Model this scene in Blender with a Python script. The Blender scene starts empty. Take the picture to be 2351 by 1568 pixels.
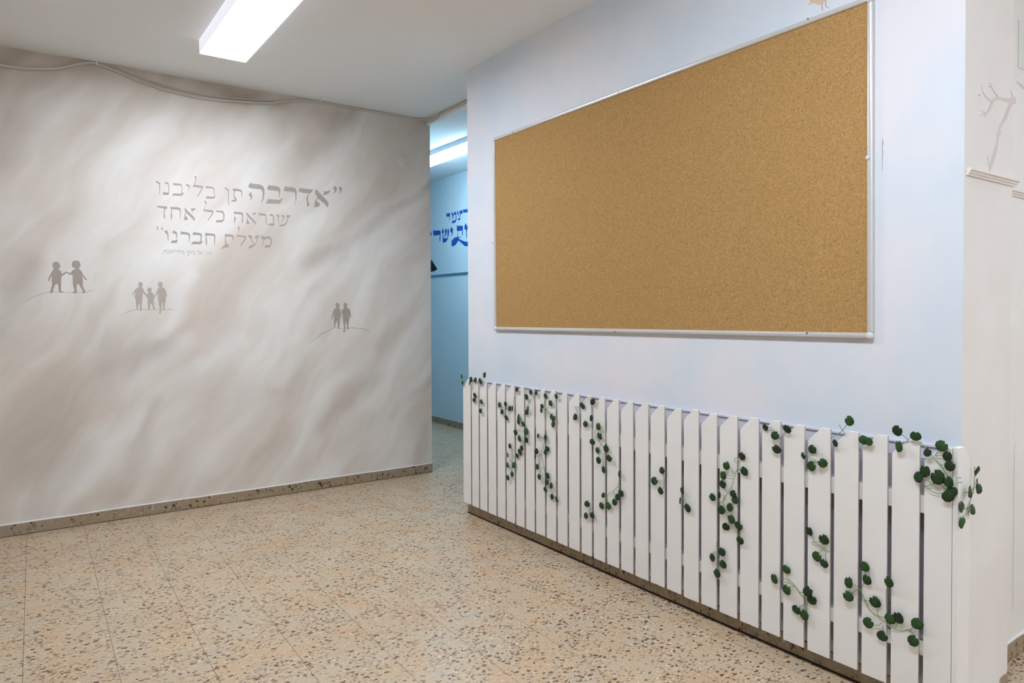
import bpy, bmesh, math, random
import numpy as np
from mathutils import Vector, Matrix
from mathutils.geometry import tessellate_polygon

random.seed(7)
S = bpy.context.scene
COL = S.collection

# ------------------------------------------------------------------ camera
W, HPX = 2351, 1568
FPX, YAW, PITCH, ROLL = 1610.63, 0.6153, -0.0209, -0.0044
CAM_H = 1.3459
CX, CY = 1174.6, 750.3
cyw, syw, cp, sp = math.cos(YAW), math.sin(YAW), math.cos(PITCH), math.sin(PITCH)
_f = Vector((syw*cp, cyw*cp, sp)); _r = Vector((cyw, -syw, 0)); _u = _r.cross(_f)
_c, _s = math.cos(ROLL), math.sin(ROLL)
RIGHT = _c*_r + _s*_u; UP = -_s*_r + _c*_u; FWD = _f
cam = bpy.data.cameras.new('camera'); cam_o = bpy.data.objects.new('camera', cam)
COL.objects.link(cam_o)
m3 = Matrix((RIGHT, UP, -FWD)).transposed()
cam_o.matrix_world = Matrix.Translation((0, 0, CAM_H)) @ m3.to_4x4()
cam.sensor_fit = 'HORIZONTAL'; cam.sensor_width = 36; cam.lens = FPX/W*36
cam.shift_x = (W/2-CX)/W; cam.shift_y = (CY-HPX/2)/W
cam.clip_start = .05; cam.clip_end = 100
S.camera = cam_o

# ------------------------------------------------------------------ world, exposure
wd = bpy.data.worlds.new('world'); S.world = wd; wd.use_nodes = True
wd.node_tree.nodes['Background'].inputs[0].default_value = (.9, .95, 1, 1)
wd.node_tree.nodes['Background'].inputs[1].default_value = .3
vs = S.view_settings
vs.view_transform = 'Standard'; vs.look = 'None'; vs.gamma = 1; vs.use_curve_mapping = False
vs.exposure = 0.12
LAMP_MAIN, LAMP_UNSEEN_ROOM, LAMP_UNSEEN_SIDE, LAMP_CORRIDOR = 40.0, 36.5, 32.0, 32.0     # strength of the lit diffusers

# ------------------------------------------------------------------ the place, in metres
H = 2.9543          # ceiling
XR = 2.476          # face of the wall with the board
YN, YE = 1.0, 4.0057  # its near and far ends
XE = 2.8544         # its rear face, the plane of the passage
YL = 5.2184         # face of the wall with the mural
XB = 4.1835         # far wall of the corridor
YQ = 1.0835         # wall set back behind the near end
XF = XR-.06         # front of the pickets

def ray(px, py):
    return RIGHT*((px-CX)/FPX) - UP*((py-CY)/FPX) + FWD
def on(px, py, axis, val):
    """the point of a measured plane that the photograph shows at this pixel"""
    o = Vector((0, 0, CAM_H)); v = ray(px, py)
    return o + v*((val-o[axis])/v[axis])

# ------------------------------------------------------------------ helpers
def tag(o, label=None, cat=None, group=None, kind=None):
    if label: o['label'] = label
    if cat: o['category'] = cat
    if group: o['group'] = group
    if kind: o['kind'] = kind
    return o
def empty(name, loc=(0, 0, 0)):
    o = bpy.data.objects.new(name, None); o.location = loc; COL.objects.link(o); o.empty_display_size = .1
    return o
def link(name, bm, mat, parent=None, smooth=False, origin=None, bevel=0, seg=2):
    me = bpy.data.meshes.new(name)
    bmesh.ops.recalc_face_normals(bm, faces=bm.faces)
    if origin is None and parent is not None: origin = parent.location
    if origin is not None: bmesh.ops.translate(bm, verts=bm.verts, vec=-Vector(origin))
    bm.to_mesh(me); bm.free()
    for p in me.polygons: p.use_smooth = smooth
    o = bpy.data.objects.new(name, me); COL.objects.link(o)
    for mm in (mat if isinstance(mat, (list, tuple)) else [mat]): me.materials.append(mm)
    if parent is not None: o.parent = parent
    elif origin is not None: o.location = origin
    if bevel:
        b = o.modifiers.new('bevel', 'BEVEL'); b.width = bevel; b.segments = seg; b.limit_method = 'ANGLE'
    return o
def box(bm, a, b):
    v = [bm.verts.new((x, y, z)) for x in (a[0], b[0]) for y in (a[1], b[1]) for z in (a[2], b[2])]
    for q in ((0, 1, 3, 2), (4, 6, 7, 5), (0, 4, 5, 1), (2, 3, 7, 6), (0, 2, 6, 4), (1, 5, 7, 3)):
        bm.faces.new([v[i] for i in q])
def bx(a, b):
    bm = bmesh.new(); box(bm, a, b); return bm
def smooth_path(pts, n=6):
    pts = [Vector(p) for p in pts]
    if len(pts) < 3: return pts
    out = []
    P = [pts[0]*2-pts[1]] + pts + [pts[-1]*2-pts[-2]]
    for i in range(1, len(P)-2):
        for k in range(n):
            t = k/n; a, b, c, d = P[i-1], P[i], P[i+1], P[i+2]
            out.append(.5*((2*b)+(c-a)*t+(2*a-5*b+4*c-d)*t*t+(3*b-a-3*c+d)*t**3))
    out.append(pts[-1]); return out
def tube(bm, pts, r, n=8):
    pts = [Vector(p) for p in pts]; rings = []
    for i, p in enumerate(pts):
        t = (pts[min(i+1, len(pts)-1)]-pts[max(i-1, 0)]).normalized()
        a = Vector((0, 0, 1)) if abs(t.z) < .9 else Vector((1, 0, 0))
        u = t.cross(a).normalized(); w = t.cross(u)
        rings.append([bm.verts.new(p+r*(math.cos(k*2*math.pi/n)*u+math.sin(k*2*math.pi/n)*w)) for k in range(n)])
    for A, B in zip(rings, rings[1:]):
        for k in range(n): bm.faces.new((A[k], A[(k+1) % n], B[(k+1) % n], B[k]))
    bm.faces.new(rings[0]); bm.faces.new(rings[-1][::-1])
def flat(bm, pts, nrm, thick=.0005, sink=.0004):
    """a painted or cut-out shape: a thin sheet lying on a wall"""
    nrm = Vector(nrm); pts = [Vector(p) for p in pts]
    fr = [bm.verts.new(p+nrm*thick) for p in pts]; bk = [bm.verts.new(p-nrm*sink) for p in pts]
    for t in tessellate_polygon([pts]):
        try:
            bm.faces.new([fr[i] for i in t]); bm.faces.new([bk[i] for i in t][::-1])
        except ValueError: pass
    n = len(pts)
    for i in range(n):
        try: bm.faces.new((fr[i], fr[(i+1) % n], bk[(i+1) % n], bk[i]))
        except ValueError: pass
def ribbon(pts):
    """outline of a brush line given as (x, y, width)"""
    q = smooth_path([(a, b, c) for a, b, c in pts], 4); L, Rr = [], []
    for i, p in enumerate(q):
        t = (q[min(i+1, len(q)-1)]-q[max(i-1, 0)]); t.z = 0; t.normalize()
        n = Vector((-t.y, t.x, 0)); w = max(p.z, 1)/2
        L.append((p.x+n.x*w, p.y+n.y*w)); Rr.append((p.x-n.x*w, p.y-n.y*w))
    return L+Rr[::-1]

# ------------------------------------------------------------------ materials
def srgb(r, g, b):
    f = lambda c: (c/255/12.92) if c/255 <= .04045 else ((c/255+.055)/1.055)**2.4
    return (f(r), f(g), f(b), 1)
class NT:
    def __init__(s, name):
        s.m = bpy.data.materials.new(name); s.m.use_nodes = True; s.t = s.m.node_tree
        s.b = s.t.nodes['Principled BSDF']; s._pos = None
    def n(s, typ, **kw):
        nd = s.t.nodes.new(typ)
        for k, v in kw.items(): setattr(nd, k, v)
        return nd
    def put(s, sock, v):
        if hasattr(v, 'is_linked') or isinstance(v, bpy.types.NodeSocket): s.t.links.new(v, sock)
        elif isinstance(v, (tuple, list)) and len(v) == 3 and sock.type == 'RGBA': sock.default_value = (*v, 1)
        else: sock.default_value = v
    def pos(s):
        if s._pos is None: s._pos = s.n('ShaderNodeTexCoord').outputs['Object']
        return s._pos
    def math(s, op, a, b=None, c=None, clamp=False):
        nd = s.n('ShaderNodeMath', operation=op, use_clamp=clamp)
        for i, v in enumerate((a, b, c)):
            if v is not None: s.put(nd.inputs[i], v)
        return nd.outputs[0]
    def vmath(s, op, a, b=None):
        nd = s.n('ShaderNodeVectorMath', operation=op)
        s.put(nd.inputs[0], a)
        if b is not None: s.put(nd.inputs['Scale' if op == 'SCALE' else 1], b)
        return nd.outputs['Value' if op in ('LENGTH', 'DOT_PRODUCT', 'DISTANCE') else 'Vector']
    def map(s, v, loc=(0, 0, 0), rot=(0, 0, 0), sc=(1, 1, 1)):
        nd = s.n('ShaderNodeMapping'); s.put(nd.inputs[0], v)
        nd.inputs['Location'].default_value = loc; nd.inputs['Rotation'].default_value = rot; nd.inputs['Scale'].default_value = sc
        return nd.outputs[0]
    def noise(s, v, scale, detail=3, rough=.5, out='Fac', dist=0):
        nd = s.n('ShaderNodeTexNoise'); s.put(nd.inputs['Vector'], v); nd.inputs['Scale'].default_value = scale
        nd.inputs['Detail'].default_value = detail; nd.inputs['Roughness'].default_value = rough; nd.inputs['Distortion'].default_value = dist
        return nd.outputs[out]
    def ramp(s, f, stops):
        nd = s.n('ShaderNodeValToRGB'); s.put(nd.inputs[0], f); e = nd.color_ramp.elements
        while len(e) < len(stops): e.new(.5)
        for el, (p, c) in zip(e, stops): el.position = p; el.color = c if len(c) == 4 else (*c, 1)
        return nd.outputs[0]
    def mix(s, f, a, b, mode='MIX'):
        nd = s.n('ShaderNodeMix', data_type='RGBA', blend_type=mode)
        s.put(nd.inputs[0], f); s.put(nd.inputs[6], a); s.put(nd.inputs[7], b); return nd.outputs[2]
    def sep(s, v):
        nd = s.n('ShaderNodeSeparateXYZ'); s.put(nd.inputs[0], v); return nd.outputs
    def step(s, v, a, b):
        nd = s.n('ShaderNodeMapRange', interpolation_type='SMOOTHSTEP'); s.put(nd.inputs[0], v)
        nd.inputs[1].default_value = a; nd.inputs[2].default_value = b; return nd.outputs[0]
    def bump(s, h, strength, dist=.01):
        nd = s.n('ShaderNodeBump'); s.put(nd.inputs['Height'], h); nd.inputs['Strength'].default_value = strength
        nd.inputs['Distance'].default_value = dist; s.t.links.new(nd.outputs[0], s.b.inputs['Normal'])
    def done(s, color, rough=.6, spec=.3, metal=0):
        s.put(s.b.inputs['Base Color'], color); s.put(s.b.inputs['Roughness'], rough)
        s.b.inputs['Specular IOR Level'].default_value = spec; s.b.inputs['Metallic'].default_value = metal
        return s.m
def plain(name, c, rough=.6, spec=.3, metal=0, var=.04, scale=9):
    k = NT(name); f = k.noise(k.pos(), scale, 3)
    lo = tuple(x*(1-var) for x in c[:3]); hi = tuple(min(1, x*(1+var)) for x in c[:3])
    return k.done(k.ramp(f, [(.3, lo), (.7, hi)]), rough, spec, metal)
def plaster(name, stops, scale=1.2, bump=.12):
    k = NT(name); p = k.pos()
    f = k.noise(p, scale, 4, .55)
    k.bump(k.noise(p, 130, 3), bump, .002)
    return k.done(k.ramp(f, stops), .62, .25)
def emitter(name, c, st):
    k = NT(name); k.b.inputs['Base Color'].default_value = (.9, .9, .9, 1)
    k.b.inputs['Emission Color'].default_value = (*c, 1); k.b.inputs['Emission Strength'].default_value = st
    return k.m

def make_terrazzo(name, tiles=True, dark=1.0):
    k = NT(name); p = k.pos()
    warp = k.vmath('SCALE', k.vmath('SUBTRACT', k.noise(p, 55, 2, out='Color'), (.5, .5, .5)), .016)
    q = k.vmath('ADD', p, warp)
    def D(c): return tuple(x*dark for x in c[:3])
    broad = k.noise(p, 4.5, 3, .6)
    col = k.ramp(broad, [(.3, D(srgb(186, 172, 150))), (.5, D(srgb(192, 170, 139))), (.68, D(srgb(195, 162, 126)))])
    fine = k.noise(p, 190, 2, .6)
    col = k.mix(k.step(fine, .42, .72), col, k.mix(.5, col, D(srgb(230, 214, 190))))
    col = k.mix(k.math('MULTIPLY', k.step(k.noise(p, 120, 2, .6), .55, .75), .45), col, D(srgb(138, 118, 94)))
    clus = k.math('MULTIPLY', k.step(k.noise(p, 7, 2), .34, .66), 1.3)
    def chips(scale, keep, rmin, rmax, ramp, col, off, rot):
        if not tiles: scale, keep = scale*.72, keep*1.5
        v = k.map(q, loc=off, rot=(0, 0, rot), sc=(scale, scale*1.6, scale))
        vo = k.n('ShaderNodeTexVoronoi', voronoi_dimensions='3D' if not tiles else '2D'); k.put(vo.inputs['Vector'], v); vo.inputs['Scale'].default_value = 1
        rgb = k.n('ShaderNodeSeparateColor'); k.put(rgb.inputs[0], vo.outputs['Color'])
        rr = k.math('MULTIPLY_ADD', rgb.outputs[1], rmax-rmin, rmin)
        ins = k.math('LESS_THAN', vo.outputs['Distance'], rr)
        on_ = k.math('MULTIPLY', ins, k.math('LESS_THAN', rgb.outputs[0], k.math('MULTIPLY', k.math('ADD', clus, .42), keep)))
        return k.mix(on_, col, k.ramp(rgb.outputs[2], ramp))
    pale = [(0, D(srgb(226, 214, 196))), (.5, D(srgb(205, 190, 166))), (1, D(srgb(214, 184, 150)))]
    mid = [(0, D(srgb(160, 142, 122))), (.4, D(srgb(176, 142, 110))), (.7, D(srgb(148, 136, 124))), (1, D(srgb(186, 160, 126)))]
    drk = [(0, D(srgb(82, 65, 50))), (.4, D(srgb(110, 88, 70))), (.6, D(srgb(124, 80, 56))), (.8, D(srgb(106, 95, 84))), (1, D(srgb(134, 106, 80)))]
    col = chips(62, .3, .15, .40, pale, col, (3.1, 1.7, .3), .4)
    col = chips(40, .5, .15, .40, mid, col, (7.3, 2.9, 1.3), -.5)
    col = chips(45, .19, .14, .36, drk, col, (1.3, 5.2, 2.3), .9)
    col = chips(27, .24, .13, .30, drk, col, (9.1, 8.4, 3.3), -.2)
    if tiles:
        g = k.sep(k.map(p, rot=(0, 0, .0175)))
        def line(c, off, pitch):
            fr = k.math('FRACT', k.math('DIVIDE', k.math('SUBTRACT', c, off-pitch/2), pitch))
            return k.math('MULTIPLY', k.math('ABSOLUTE', k.math('SUBTRACT', fr, .5)), pitch)
        lx, ly = line(g[0], .243, .298), line(g[1], 2.052, .303)
        gx = k.math('SUBTRACT', 1, k.step(lx, .0007, .0018)); gy = k.math('SUBTRACT', 1, k.step(ly, .0006, .0015))
        # each tile was cast apart: a slight change of tone from tile to tile
        tid = k.n('ShaderNodeTexWhiteNoise', noise_dimensions='2D')
        cb = k.n('ShaderNodeCombineXYZ')
        k.put(cb.inputs[0], k.math('FLOOR', k.math('DIVIDE', k.math('SUBTRACT', g[0], .243), .298)))
        k.put(cb.inputs[1], k.math('FLOOR', k.math('DIVIDE', k.math('SUBTRACT', g[1], 2.052), .303)))
        k.put(tid.inputs['Vector'], cb.outputs[0])
        col = k.mix(k.math('MULTIPLY', tid.outputs[0], .16), col, k.mix(1, col, D(srgb(214, 200, 186)), 'MULTIPLY'))
        col = k.mix(k.math('MULTIPLY', gx, .8), col, D(srgb(104, 88, 72)))
        col = k.mix(k.math('MULTIPLY', gy, .55), col, D(srgb(112, 96, 80)))
    return k.done(col, .34 if tiles else .45, .28)

def make_mural():
    """pale cloud wash brushed up to the right over the mural wall (object space = metres on the wall)"""
    k = NT('mural_wash'); p0 = k.pos()
    wv = k.vmath('SCALE', k.vmath('SUBTRACT', k.noise(p0, 1.6, 2, .5, out='Color'), (.5, .5, .5)), .32)
    p = k.vmath('ADD', p0, wv)
    # brushing direction: about 50 degrees up to the right
    st = k.map(k.map(p, rot=(0, math.radians(50), 0)), sc=(.55, 1, 2.0))
    f1 = k.noise(st, 1.5, 4, .5)
    f2 = k.noise(k.map(k.map(p, rot=(0, math.radians(58), 0)), loc=(3, 1, 7), sc=(.45, 1, 2.6)), 1.9, 3, .5)
    f = k.math('ADD', k.math('MULTIPLY', f1, .65), k.math('MULTIPLY', f2, .35))
    col = k.ramp(f, [(.34, srgb(205, 194, 181)), (.46, srgb(218, 209, 198)), (.57, srgb(231, 227, 220)), (.7, srgb(240, 239, 235))])
    tint = k.step(k.noise(p, 1.3, 3), .5, .7)
    col = k.mix(k.math('MULTIPLY', tint, .5), col, k.mix(1, col, srgb(252, 243, 238), 'MULTIPLY'))
    # named brush strokes of the mural, plus one painted pool of lamplight: (pixel a, pixel b, half width px, strength) dark then pale
    grp = bpy.data.node_groups.new('brush_stroke_and_lamplight', 'ShaderNodeTree')
    for nm in ('P', 'A', 'B'): grp.interface.new_socket(nm, in_out='INPUT', socket_type='NodeSocketVector')
    for nm in ('Width', 'Gain'): grp.interface.new_socket(nm, in_out='INPUT', socket_type='NodeSocketFloat')
    grp.interface.new_socket('F', in_out='OUTPUT', socket_type='NodeSocketFloat')
    gi = grp.nodes.new('NodeGroupInput'); go = grp.nodes.new('NodeGroupOutput')
    def V(op, a, b=None):
        nd = grp.nodes.new('ShaderNodeVectorMath'); nd.operation = op; grp.links.new(a, nd.inputs[0])
        if b is not None: grp.links.new(b, nd.inputs['Scale' if op == 'SCALE' else 1])
        return nd.outputs['Value' if op in ('DOT_PRODUCT', 'LENGTH') else 'Vector']
    def F(op, a, b=None, clamp=False):
        nd = grp.nodes.new('ShaderNodeMath'); nd.operation = op; nd.use_clamp = clamp
        for i, v in enumerate((a, b)):
            if v is None: continue
            if isinstance(v, (int, float)): nd.inputs[i].default_value = v
            else: grp.links.new(v, nd.inputs[i])
        return nd.outputs[0]
    pa = V('SUBTRACT', gi.outputs['P'], gi.outputs['A']); ba = V('SUBTRACT', gi.outputs['B'], gi.outputs['A'])
    t = F('DIVIDE', V('DOT_PRODUCT', pa, ba), V('DOT_PRODUCT', ba, ba), True)
    dd = F('DIVIDE', V('LENGTH', V('SUBTRACT', pa, V('SCALE', ba, t))), gi.outputs['Width'])
    e = F('POWER', 2.71828, F('MULTIPLY', F('MULTIPLY', dd, dd), -1.0))
    grp.links.new(F('MULTIPLY', e, gi.outputs['Gain']), go.inputs['F'])
    pl = k.vmath('ADD', k.vmath('MULTIPLY', p, (1, 0, 1)), (0, 0, 0))
    def strokes(lst):
        tot = None
        for (ax, ay, bx_, by_, w, g) in lst:
            A = on(ax, ay, 1, YL); B = on(bx_, by_, 1, YL)
            nd = k.n('ShaderNodeGroup'); nd.node_tree = grp
            k.put(nd.inputs['P'], pl); nd.inputs['A'].default_value = (A.x, 0, A.z); nd.inputs['B'].default_value = (B.x, 0, B.z)
            nd.inputs['Width'].default_value = w/325; nd.inputs['Gain'].default_value = g
            tot = nd.outputs[0] if tot is None else k.math('SMOOTH_MAX', tot, nd.outputs[0], .15)
        return k.math('MINIMUM', tot, 1)
    dark = strokes([(-60, 300, 50, 175, 70, .75), (-40, 130, 215, 150, 34, .6), (300, 160, 640, 235, 26, .75), (740, 262, 800, 262, 36, .5),
                    (800, 275, 690, 340, 34, .3), (990, 425, 900, 475, 16, .6), (905, 475, 830, 560, 20, .6), (830, 560, 700, 612, 22, .5),
                    (800, 580, 735, 680, 20, .35), (240, 850, 370, 790, 40, .55), (250, 770, 230, 870, 50, .4), (-20, 760, 60, 610, 40, .5),
                    (90, 1060, 180, 880, 70, .45), (180, 1050, 90, 1180, 50, .35), (320, 1030, 270, 1150, 30, .35), (380, 930, 330, 1030, 20, .35),
                    (860, 870, 740, 985, 28, .4), (840, 955, 780, 1030, 22, .35), (985, 880, 900, 960, 20, .4), (640, 890, 700, 850, 30, .22),
                    (930, 360, 880, 420, 22, .3), (980, 1010, 950, 1060, 35, .3), (420, 1060, 640, 1040, 60, .15)])
    pale = strokes([(380, 770, 440, 650, 18, .7), (300, 905, 430, 780, 24, .6), (460, 840, 560, 770, 22, .6), (640, 705, 760, 625, 22, .5),
                    (690, 760, 730, 700, 22, .5), (640, 860, 720, 780, 24, .5), (740, 930, 840, 820, 22, .55), (500, 290, 590, 420, 90, .25),  # the widest stroke here paints in the highlight under the lamp
                    (180, 560, 260, 470, 30, .4), (720, 640, 860, 500, 18, .4), (130, 690, 240, 590, 24, .4), (540, 1050, 600, 960, 24, .3),
                    (200, 1130, 330, 960, 26, .35)])
    streak = k.math('ADD', k.math('MULTIPLY', k.step(f2, .35, .65), -.5), 1.1)
    col = k.mix(k.math('MULTIPLY', k.math('MULTIPLY', dark, streak), .85, clamp=True), col, srgb(160, 147, 133))
    col = k.mix(k.math('MULTIPLY', pale, .6), col, srgb(240, 241, 239))
    k.bump(k.noise(p0, 120, 3), .1, .002)
    return k.done(col, .6, .25)

def make_sky_paint():
    k = NT('pale_blue_cloud_paint'); p = k.pos()
    f = k.noise(p, 1.5, 4, .55)
    col = k.ramp(f, [(.36, srgb(212, 223, 233)), (.5, srgb(220, 227, 234)), (.64, srgb(231, 229, 233))])
    k.bump(k.noise(p, 130, 3), .12, .002)
    return k.done(col, .6, .25)
def make_cork():
    k = NT('cork'); p = k.pos()
    f = k.math('ADD', k.math('MULTIPLY', k.noise(p, 150, 3, .65), .6), k.math('MULTIPLY', k.noise(p, 420, 2, .6), .4))
    col = k.ramp(f, [(.33, srgb(138, 102, 56)), (.46, srgb(173, 136, 85)), (.56, srgb(181, 143, 91)), (.68, srgb(206, 171, 119))])
    k.bump(f, .25, .002)
    return k.done(col, .85, .15)
def make_leaf():
    k = NT('ivy_leaf'); p = k.pos(); s = k.sep(p)
    r = k.math('SQRT', k.math('ADD', k.math('MULTIPLY', s[0], s[0]), k.math('MULTIPLY', s[1], s[1])))
    a = k.math('ARCTAN2', s[0], k.math('ADD', s[1], .012))
    v = k.math('ABSOLUTE', k.math('SINE', k.math('MULTIPLY', a, 3.5)))
    vein = k.math('SUBTRACT', 1, k.step(v, .0, .16))
    oi = k.n('ShaderNodeObjectInfo')
    base = k.mix(oi.outputs['Random'], srgb(24, 46, 22), srgb(44, 82, 36))
    base = k.mix(k.step(k.noise(p, 60, 2), .4, .7), base, k.mix(.5, base, srgb(22, 40, 24)))
    col = k.mix(k.math('MULTIPLY', vein, .28), base, srgb(96, 136, 66))
    return k.done(col, .5, .35)

M = dict(
    mural=make_mural(), sky=make_sky_paint(), cork=make_cork(), leaf=make_leaf(),
    floor=make_terrazzo('terrazzo_tiles'), base=make_terrazzo('terrazzo_skirting', False, .62),
    ceiling=plaster('ceiling_paint', [(.35, srgb(243, 246, 248)), (.65, srgb(246, 249, 251))], .8, .1),
    cream=plaster('cream_plaster', [(.35, srgb(231, 226, 221)), (.65, srgb(238, 236, 232))], 1.6, .2),
    offwhite=plaster('off_white_plaster', [(.35, srgb(240, 238, 234)), (.65, srgb(244, 242, 239))], 1.0),
    blue=plaster('light_blue_paint', [(.35, srgb(200, 219, 228)), (.65, srgb(210, 226, 233))], .9),
    corrceil=plaster('pale_blue_ceiling_paint', [(.35, srgb(224, 232, 236)), (.65, srgb(230, 236, 240))], .9),
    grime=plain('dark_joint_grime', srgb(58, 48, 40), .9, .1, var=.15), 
    caulk=plain('white_filler', srgb(236, 234, 230), .7),
    wain=plain('lilac_white_panel', srgb(210, 208, 218), .6),
    white=plain('white_gloss_paint', srgb(237, 235, 231), .42, .35, var=.015),
    edge=plain('shaded_picket_edge', srgb(198, 188, 178), .7, .2, var=.06),
    crack=plain('crack_shadow_grey', srgb(132, 136, 146), .9, .1),
    rail=plain('white_undercoat', srgb(232, 230, 228), .5, var=.02),
    alu=plain('satin_aluminium', srgb(214, 212, 210), .34, .5, .35, var=.02),
    cap=plain('grey_plastic', srgb(220, 220, 221), .4, .4),
    screw=plain('steel_screw', srgb(120, 116, 112), .35, .5, .8),
    housing=plain('lamp_housing', srgb(225, 226, 232), .45), glow=emitter('translucent_lamp_body', (.84, .86, 1), .6),
    cable=plain('painted_cable', srgb(208, 201, 192), .55, var=.05),
    clip=plain('white_cable_clip', srgb(232, 230, 226), .5),
    ink=plain('warm_grey_lettering', srgb(171, 161, 153), .6, .2, var=.05, scale=14),
    figure=plain('taupe_silhouette_paint', srgb(168, 157, 147), .65, .2, var=.05, scale=12),
    figure2=plain('pale_taupe_silhouette_paint', srgb(182, 172, 162), .65, .2, var=.04, scale=12),
    ground=plain('ground_line_paint', srgb(180, 172, 163), .65, .2, var=.08, scale=10),
    royal=plain('royal_blue_lettering', srgb(22, 84, 172), .5, .3),
    black=plain('black_paint', srgb(16, 18, 24), .5, .3),
    tree=plain('pale_grey_brown_paint', srgb(213, 205, 200), .65, .2, var=.03, scale=16),
    bird=plain('peach_paint', srgb(222, 192, 172), .65, .2, var=.1, scale=30),
    birdline=plain('brown_outline_paint', srgb(192, 166, 156), .65, .2),
    stem=plain('ivy_stem', srgb(120, 150, 96), .5, .3),
    dado=plain('cream_moulding', srgb(232, 224, 218), .5, .3, var=.02),
    bluedado=plain('blue_moulding', srgb(120, 160, 190), .5, .3),
    grey=plaster('shadow_grey_panel', [(.35, srgb(222, 222, 216)), (.65, srgb(228, 227, 222))], 2),
    lamp=emitter('lit_diffuser', (.89, .97, 1.1), LAMP_MAIN), lamp2=emitter('unseen_lamp_diffuser_room', (.89, .97, 1.1), LAMP_UNSEEN_ROOM),
    lamp4=emitter('unseen_lamp_diffuser_side_room', (.89, .97, 1.1), LAMP_UNSEEN_SIDE),
    lamp3=emitter('lit_diffuser_corridor', (.6, .83, 1), LAMP_CORRIDOR),
)

# ------------------------------------------------------------------ setting
def struct(name, bm, mat, **kw): return tag(link(name, bm, mat, **kw), kind='structure')
X0, X1, Y0, Y1 = -3.2, 5.4, -3.2, 9.0
struct('floor', bx((X0-.2, Y0-.2, -.1), (X1+.2, Y1+.2, 0)), M['floor'])
bm = bmesh.new(); box(bm, (X0-.2, Y0-.2, H), (X1+.2, Y1+.2, H+.12))
struct('ceiling', bm, M['ceiling'])
bm = bmesh.new(); box(bm, (XE+.004, YQ+.16, H-.008), (XB, Y1, H))
struct('trim_1', bm, M['corrceil'])                                     # skim of the corridor ceiling
struct('wall_left', bx((X0, YL, 0), (XE+.004, YL+.16, H)), M['mural'])
# wall with the board: sky paint on the long face, cream plaster on its ends
bm = bx((XR, YN, 0), (XE, YE, H)); bm.faces.ensure_lookup_table()
for f in bm.faces:
    c = f.calc_center_median(); f.material_index = 0 if abs(c.x-XR) < 1e-4 else (2 if abs(c.x-XE) < 1e-4 else 1)
struct('wall_right', bm, [M['sky'], M['cream'], M['blue']])
struct('wall_niche', bx((XE, YQ, 0), (X1, YQ+.16, H)), M['cream'])
struct('wall_corridor', bx((XB, YQ+.16, 0), (XB+.15, Y1, H)), M['blue'])
struct('wall_corridor_inner', bx((XE-.15, YL+.16, 0), (XE+.004, Y1, H)), M['blue'])
struct('wall_corridor_end', bx((XE-.15, Y1, 0), (XB+.15, Y1+.15, H)), M['blue'])
struct('wall_west', bx((X0-.15, Y0, 0), (X0, YL+.16, H)), M['offwhite'])
struct('wall_back', bx((X0-.15, Y0-.15, 0), (X1+.15, Y0, H)), M['offwhite'])
struct('wall_east', bx((X1, Y0, 0), (X1+.15, YQ+.16, H)), M['offwhite'])
struct('trim_2', bx((XE-.03, YE, H-.042), (XE, YL, H)), M['ceiling'])   # header strip over the passage
# terrazzo skirting
def skirting(name, a, b, n, thick=.011):
    a, b, n = Vector(a), Vector(b), Vector(n); bm = bmesh.new(); L = (b-a).length; t = (b-a).normalized(); x = 0
    while x < L-.001:                                                   # short cast lengths butted together
        w = min(.298, L-x); p = a+t*(x+.0006); q = a+t*(x+w-.0006); off = n*(thick+random.uniform(-.0012, .0012)); hh = .07+random.uniform(-.0015, .0015)
        lo = [min(p[i], q[i], (p+off)[i], (q+off)[i]) for i in range(3)]; hi = [max(p[i], q[i], (p+off)[i], (q+off)[i]) for i in range(3)]
        box(bm, lo, (hi[0], hi[1], hh)); x += .298
    return struct(name, bm, M['base'])
skirting('baseboard_left', (X0, YL, 0), (XE+.004, YL, 0), (0, -1, 0))
skirting('baseboard_right', (XR, YN, 0), (XR, YE, 0), (-1, 0, 0))
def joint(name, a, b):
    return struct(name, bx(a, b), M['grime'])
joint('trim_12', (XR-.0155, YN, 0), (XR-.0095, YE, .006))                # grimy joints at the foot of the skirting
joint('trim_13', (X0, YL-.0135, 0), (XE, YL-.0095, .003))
skirting('baseboard_niche', (XE, YQ, 0), (X1, YQ, 0), (0, -1, 0))
skirting('baseboard_corridor', (XB, YQ+.2, 0), (XB, Y1, 0), (-1, 0, 0))
# bead of white filler along the top of the mural wall's skirting, and crumbled plaster on the wall end
def bead(name, a, b, nrm, r):
    bm = bmesh.new(); a, b = Vector(a), Vector(b); n = 60
    pts = [a+(b-a)*(i/n)+Vector((0, 0, random.uniform(-.0015, .0015))) for i in range(n+1)]
    tube(bm, pts, r, 6); return struct(name, bm, M['caulk'], smooth=True)
bead('trim_3', (X0, YL-.004, .072), (XE-.002, YL-.004, .072), None, .0055)
bead('trim_4', (XE+.02, YQ-.004, .072), (X1, YQ-.004, .072), None, .0065)
bm = bmesh.new(); ptsT = [(XE, YN, 0), (XE-.085, YN, 0)]               # plaster has crumbled off the skirting at the corner
for i in range(15):
    x = XE-.085+.085*i/14; ptsT.append((x, YN, .028+.032*min(1, i/5)+random.uniform(-.006, .006)))
flat(bm, ptsT[::-1], (0, -1, 0), .0025, .001)
struct('baseboard_end', bm, M['base'])
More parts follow.
